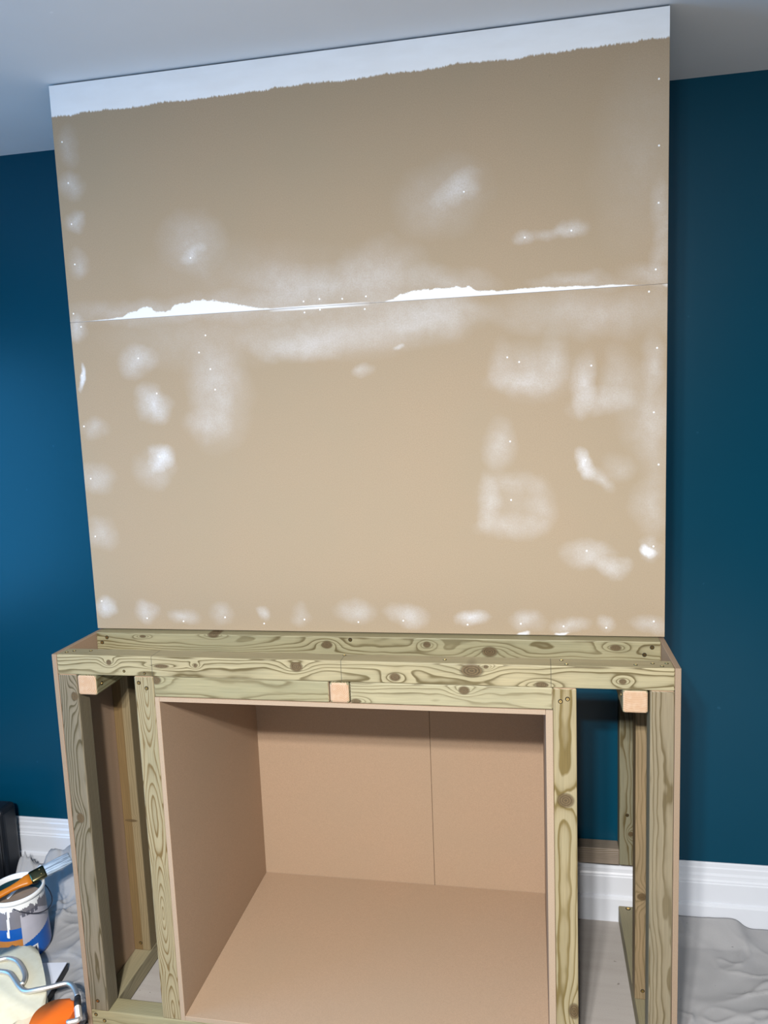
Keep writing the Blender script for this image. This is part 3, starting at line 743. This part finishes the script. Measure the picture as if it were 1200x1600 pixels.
# barcode label wrapped low on the tub
def patch(name, a0, a1, z0, z1, mat, lift=.0006, n=8):
    b = bmesh.new()
    lo, hi = [], []
    for i in range(n + 1):
        a = ang0 + a0 + (a1 - a0) * i / n
        for L_, z in ((lo, z0), (hi, z1)):
            r = tub_r((z - zb0) / (ZT - .012 - zb0)) + lift
            L_.append(b.verts.new((TX + r * math.cos(a), TY + r * math.sin(a), z)))
    for i in range(n): b.faces.new((lo[i], lo[i + 1], hi[i + 1], hi[i]))
    return link(name, b, mat, tub)
patch('barcode_label', .42, .80, .020, .052, plain('label_paper', (0.62, 0.64, 0.68), .5, .3))
nb_ = N('barcode_stripes')
sv = nb_.sep(nb_.coord())
st = nb_.math('GREATER_THAN', nb_.noise(nb_.comb(sv[0], sv[1], 0.0), 320, 0), 0.5)
nb_.done(nb_.mix(st, (0.62, 0.64, 0.68), (0.06, 0.06, 0.08)), .5, .3)
patch('barcode', .50, .74, .025, .048, nb_.m, .001)
for k in range(4):
    patch('label_square', .36 + k * .16, .48 + k * .16, .150, .164, plain('label_square_grey', (0.10, 0.10, 0.13), .5, .3), .0008, 3)
# wire handle hanging at the side
hp = [(TX + .0, TY + .0, 0)]
pts = []
for k in range(15):
    a = math.radians(-60 + 150 * k / 14)
    pts.append((TX + (rr + .007 + .012 * math.sin(math.pi * k / 14)) * math.cos(a), TY + (rr + .007 + .012 * math.sin(math.pi * k / 14)) * math.sin(a), ZT - .018 - .05 * math.sin(math.pi * k / 14)))
link('wire_handle', tube_bm(pts, .0016, 8), plain('dark_wire', (0.05, 0.05, 0.07), .4, .5, .6), tub, smooth=True)

# stick lying in the tub
st = box_bm(-.09, .09, -.006, .006, -.0015, .0015, .0006, 1)
bmesh.ops.transform(st, matrix=Matrix.Translation((TX - .022, TY + .028, ZT - .030)) @ Matrix.Rotation(math.radians(48), 4, 'Z') @ Matrix.Rotation(math.radians(-32), 4, 'Y'), verts=st.verts)
tag(link('stir_stick', st, plain('paint_covered_stick', (0.62, 0.66, 0.72), .5, .3), None), 'white flat stirring stick leaning inside the open paint tub', 'stick')

# ------------------------------------------------------------------ paintbrush across the rim of the tub
PB0, PB1 = Vector((-.437, -.040, .190)), Vector((-.262, .158, .236))
ax = (PB1 - PB0); LEN = ax.length; ax.normalize()
side = ax.cross(Vector((0, 0, 1))).normalized()
upv = side.cross(ax)
if upv.z < 0: upv, side = -upv, -side
qr = Matrix.Rotation(math.radians(28), 3, ax)
if (qr @ upv).dot(CAM - PB0) < (qr.inverted() @ upv).dot(CAM - PB0): qr = qr.inverted()
side, upv = qr @ side, qr @ upv
brush = thing('paintbrush', 'flat paintbrush with orange handle and blue-white bristles lying across the paint tub', 'paintbrush', PB0)
def loft(prof, mat, name, sq=2.6, n=20):
    """prof: (distance, half width, half thickness) with super-elliptic sections"""
    b = bmesh.new()
    rg = []
    for d, w, h in prof:
        ring = []
        for k in range(n):
            a = 2 * math.pi * k / n
            ca, sa = math.cos(a), math.sin(a)
            ring.append(b.verts.new(PB0 + ax * d + side * (w * math.copysign(abs(ca) ** (2 / sq), ca)) + upv * (h * math.copysign(abs(sa) ** (2 / sq), sa))))
        rg.append(ring)
    for a_, b_ in zip(rg, rg[1:]):
        for k in range(n): b.faces.new((a_[k], a_[(k + 1) % n], b_[(k + 1) % n], b_[k]))
    b.faces.new(rg[0][::-1]); b.faces.new(rg[-1])
    return link(name, b, mat, brush, smooth=True)
nh = N('orange_handle_plastic')
nh.bsdf.inputs['Transmission Weight'].default_value = 0.15
ORH = nh.done((0.62, 0.19, 0.012), 0.22, 0.55)
loft([(0, .007, .006), (.01, .0105, .0075), (.05, .0105, .0075), (.09, .0095, .0075), (.115, .012, .008), (.135, .0175, .0085), (.150, .0185, .0085)], ORH, 'handle', 2.2)
FERM = plain('dark_brass_ferrule', (0.16, 0.14, 0.07), .25, .5, 1.0, var=.2)
loft([(.148, .0190, .0088), (.152, .0198, .0095), (.187, .0198, .0095), (.191, .0190, .0088)], FERM, 'ferrule', 3.5)
nbr = N('paint_loaded_bristles')
vv = nbr.coord()
def along(vec):
    dn = nbr.node('ShaderNodeVectorMath', operation='DOT_PRODUCT'); nbr.put(dn.inputs[0], vv); dn.inputs[1].default_value = vec
    return dn.outputs['Value']
bv = nbr.comb(nbr.math('MULTIPLY', along(ax), 14.0), nbr.math('MULTIPLY', along(side), 260.0), nbr.math('MULTIPLY', along(upv), 120.0))
kk = nbr.ramp(nbr.noise(bv, 1.0, 3), [(0.3, 0.0), (0.62, 1.0)])
nbr.done(nbr.mix(kk, (0.05, 0.07, 0.11), (0.42, 0.52, 0.64)), .6, .3)
loft([(.189, .0180, .008), (.20, .0190, .0082), (.235, .0200, .006), (LEN - .004, .0195, .003), (LEN, .018, .0016)], nbr.m, 'bristles', 3.2)
for k in (-.008, .008):
    c = PB0 + ax * .178 + side * k + upv * .0096
    b = bmesh.new()
    bmesh.ops.create_uvsphere(b, u_segments=8, v_segments=5, radius=.0018, matrix=Matrix.Translation(c))
    link('rivet', b, BRASS, brush, smooth=True)

# ------------------------------------------------------------------ white board lying on the sheet, only its corner in view
M_T = Matrix.Translation((-.1738, -.0293, .034)) @ Matrix.Rotation(math.radians(10), 4, 'Z')
tbl = thing('board', 'thin white-topped board with a black edge lying on the sheet under the roller', 'board', tuple(M_T @ Vector((-.28, -.22, -.026))))
BLACK = plain('black_plastic', (0.012, 0.012, 0.014), .45, .4, var=.3)
def tb(name, x0, x1, y0, y1, z0, z1, mat, bev=.002):
    b = box_bm(x0, x1, y0, y1, z0, z1, bev, 2)
    bmesh.ops.transform(b, matrix=M_T, verts=b.verts)
    return link(name, b, mat, tbl)
tb('top_sheet', -.55, -.0005, -.42, -.0005, -.004, 0.0, plain('white_laminate', (0.62, 0.66, 0.77), .4, .4, var=.04), .001)
tb('core', -.55, .001, -.42, .001, -.026, -.0043, BLACK)

# ------------------------------------------------------------------ paint roller lying on the table
roll = thing('paint_roller', 'paint roller with cream fleece pad, bent wire and orange handle on the white board', 'paint roller', (-.2, -.2, .0345))
n = N('cream_fleece')
v = n.coord()
c = n.mix(n.noise(v, 60, 3), (0.58, 0.55, 0.42), (0.68, 0.655, 0.53))
n.bump(n.noise(v, 900, 3, .7), .5, .002)
FLEECE = n.done(c, .95, .1)
sm = smooth_path([(x, y, 0) for x, y in PAD] + [(PAD[0][0], PAD[0][1], 0)], 4)[:-1]
b = prism_bm([(p.x, p.y) for p in sm], .0345, .086, .010, 4)
link('fleece_pad', b, FLEECE, roll, smooth=True)
STEEL = plain('zinc_plated_wire', (0.80, 0.75, 0.71), .5, .5, 1.0, var=.05)
W1z = [(p[0], p[1], .0935) for p in W1]
W2z = [(p[0], p[1], .0925 if p[0] < -.14 else .098) for p in W2]
link('wire_arm', tube_bm(smooth_path(W1z, 5), .0064, 12), STEEL, roll, smooth=True)
link('wire_arm', tube_bm(smooth_path(W2z, 5), .0068, 12), STEEL, roll, smooth=True)
FE = [Vector((p[0], p[1], .098)) for p in FER]
link('grip_collar', tube_bm([FE[0], FE[0].lerp(FE[1], .5), FE[1]], [.0078, .0092, .0078], 12), BLACK, roll, smooth=True)
th, rd = [], []
for k in range(17):
    th.append(FE[1].lerp(FE[2], k / 16)); rd.append(0.0092 if k % 2 else .0070)
link('threaded_end', tube_bm(th, rd, 12), STEEL, roll)
link('bracket', tube_bm(smooth_path([FE[2], FE[2].lerp(FE[3], .15) + Vector((0, -.004, 0)), FE[3]], 4), .0066, 10), STEEL, roll, smooth=True)
nh = N('bright_orange_plastic')
OR2 = nh.done((0.80, 0.15, 0.014), .55, .3)
sm = smooth_path([(x, y, 0) for x, y in ORG] + [(ORG[0][0], ORG[0][1], 0)], 4)[:-1]
b = prism_bm([(p.x, p.y) for p in sm], .0345, .095, .012, 5)
link('handle', b, OR2, roll, smooth=True)
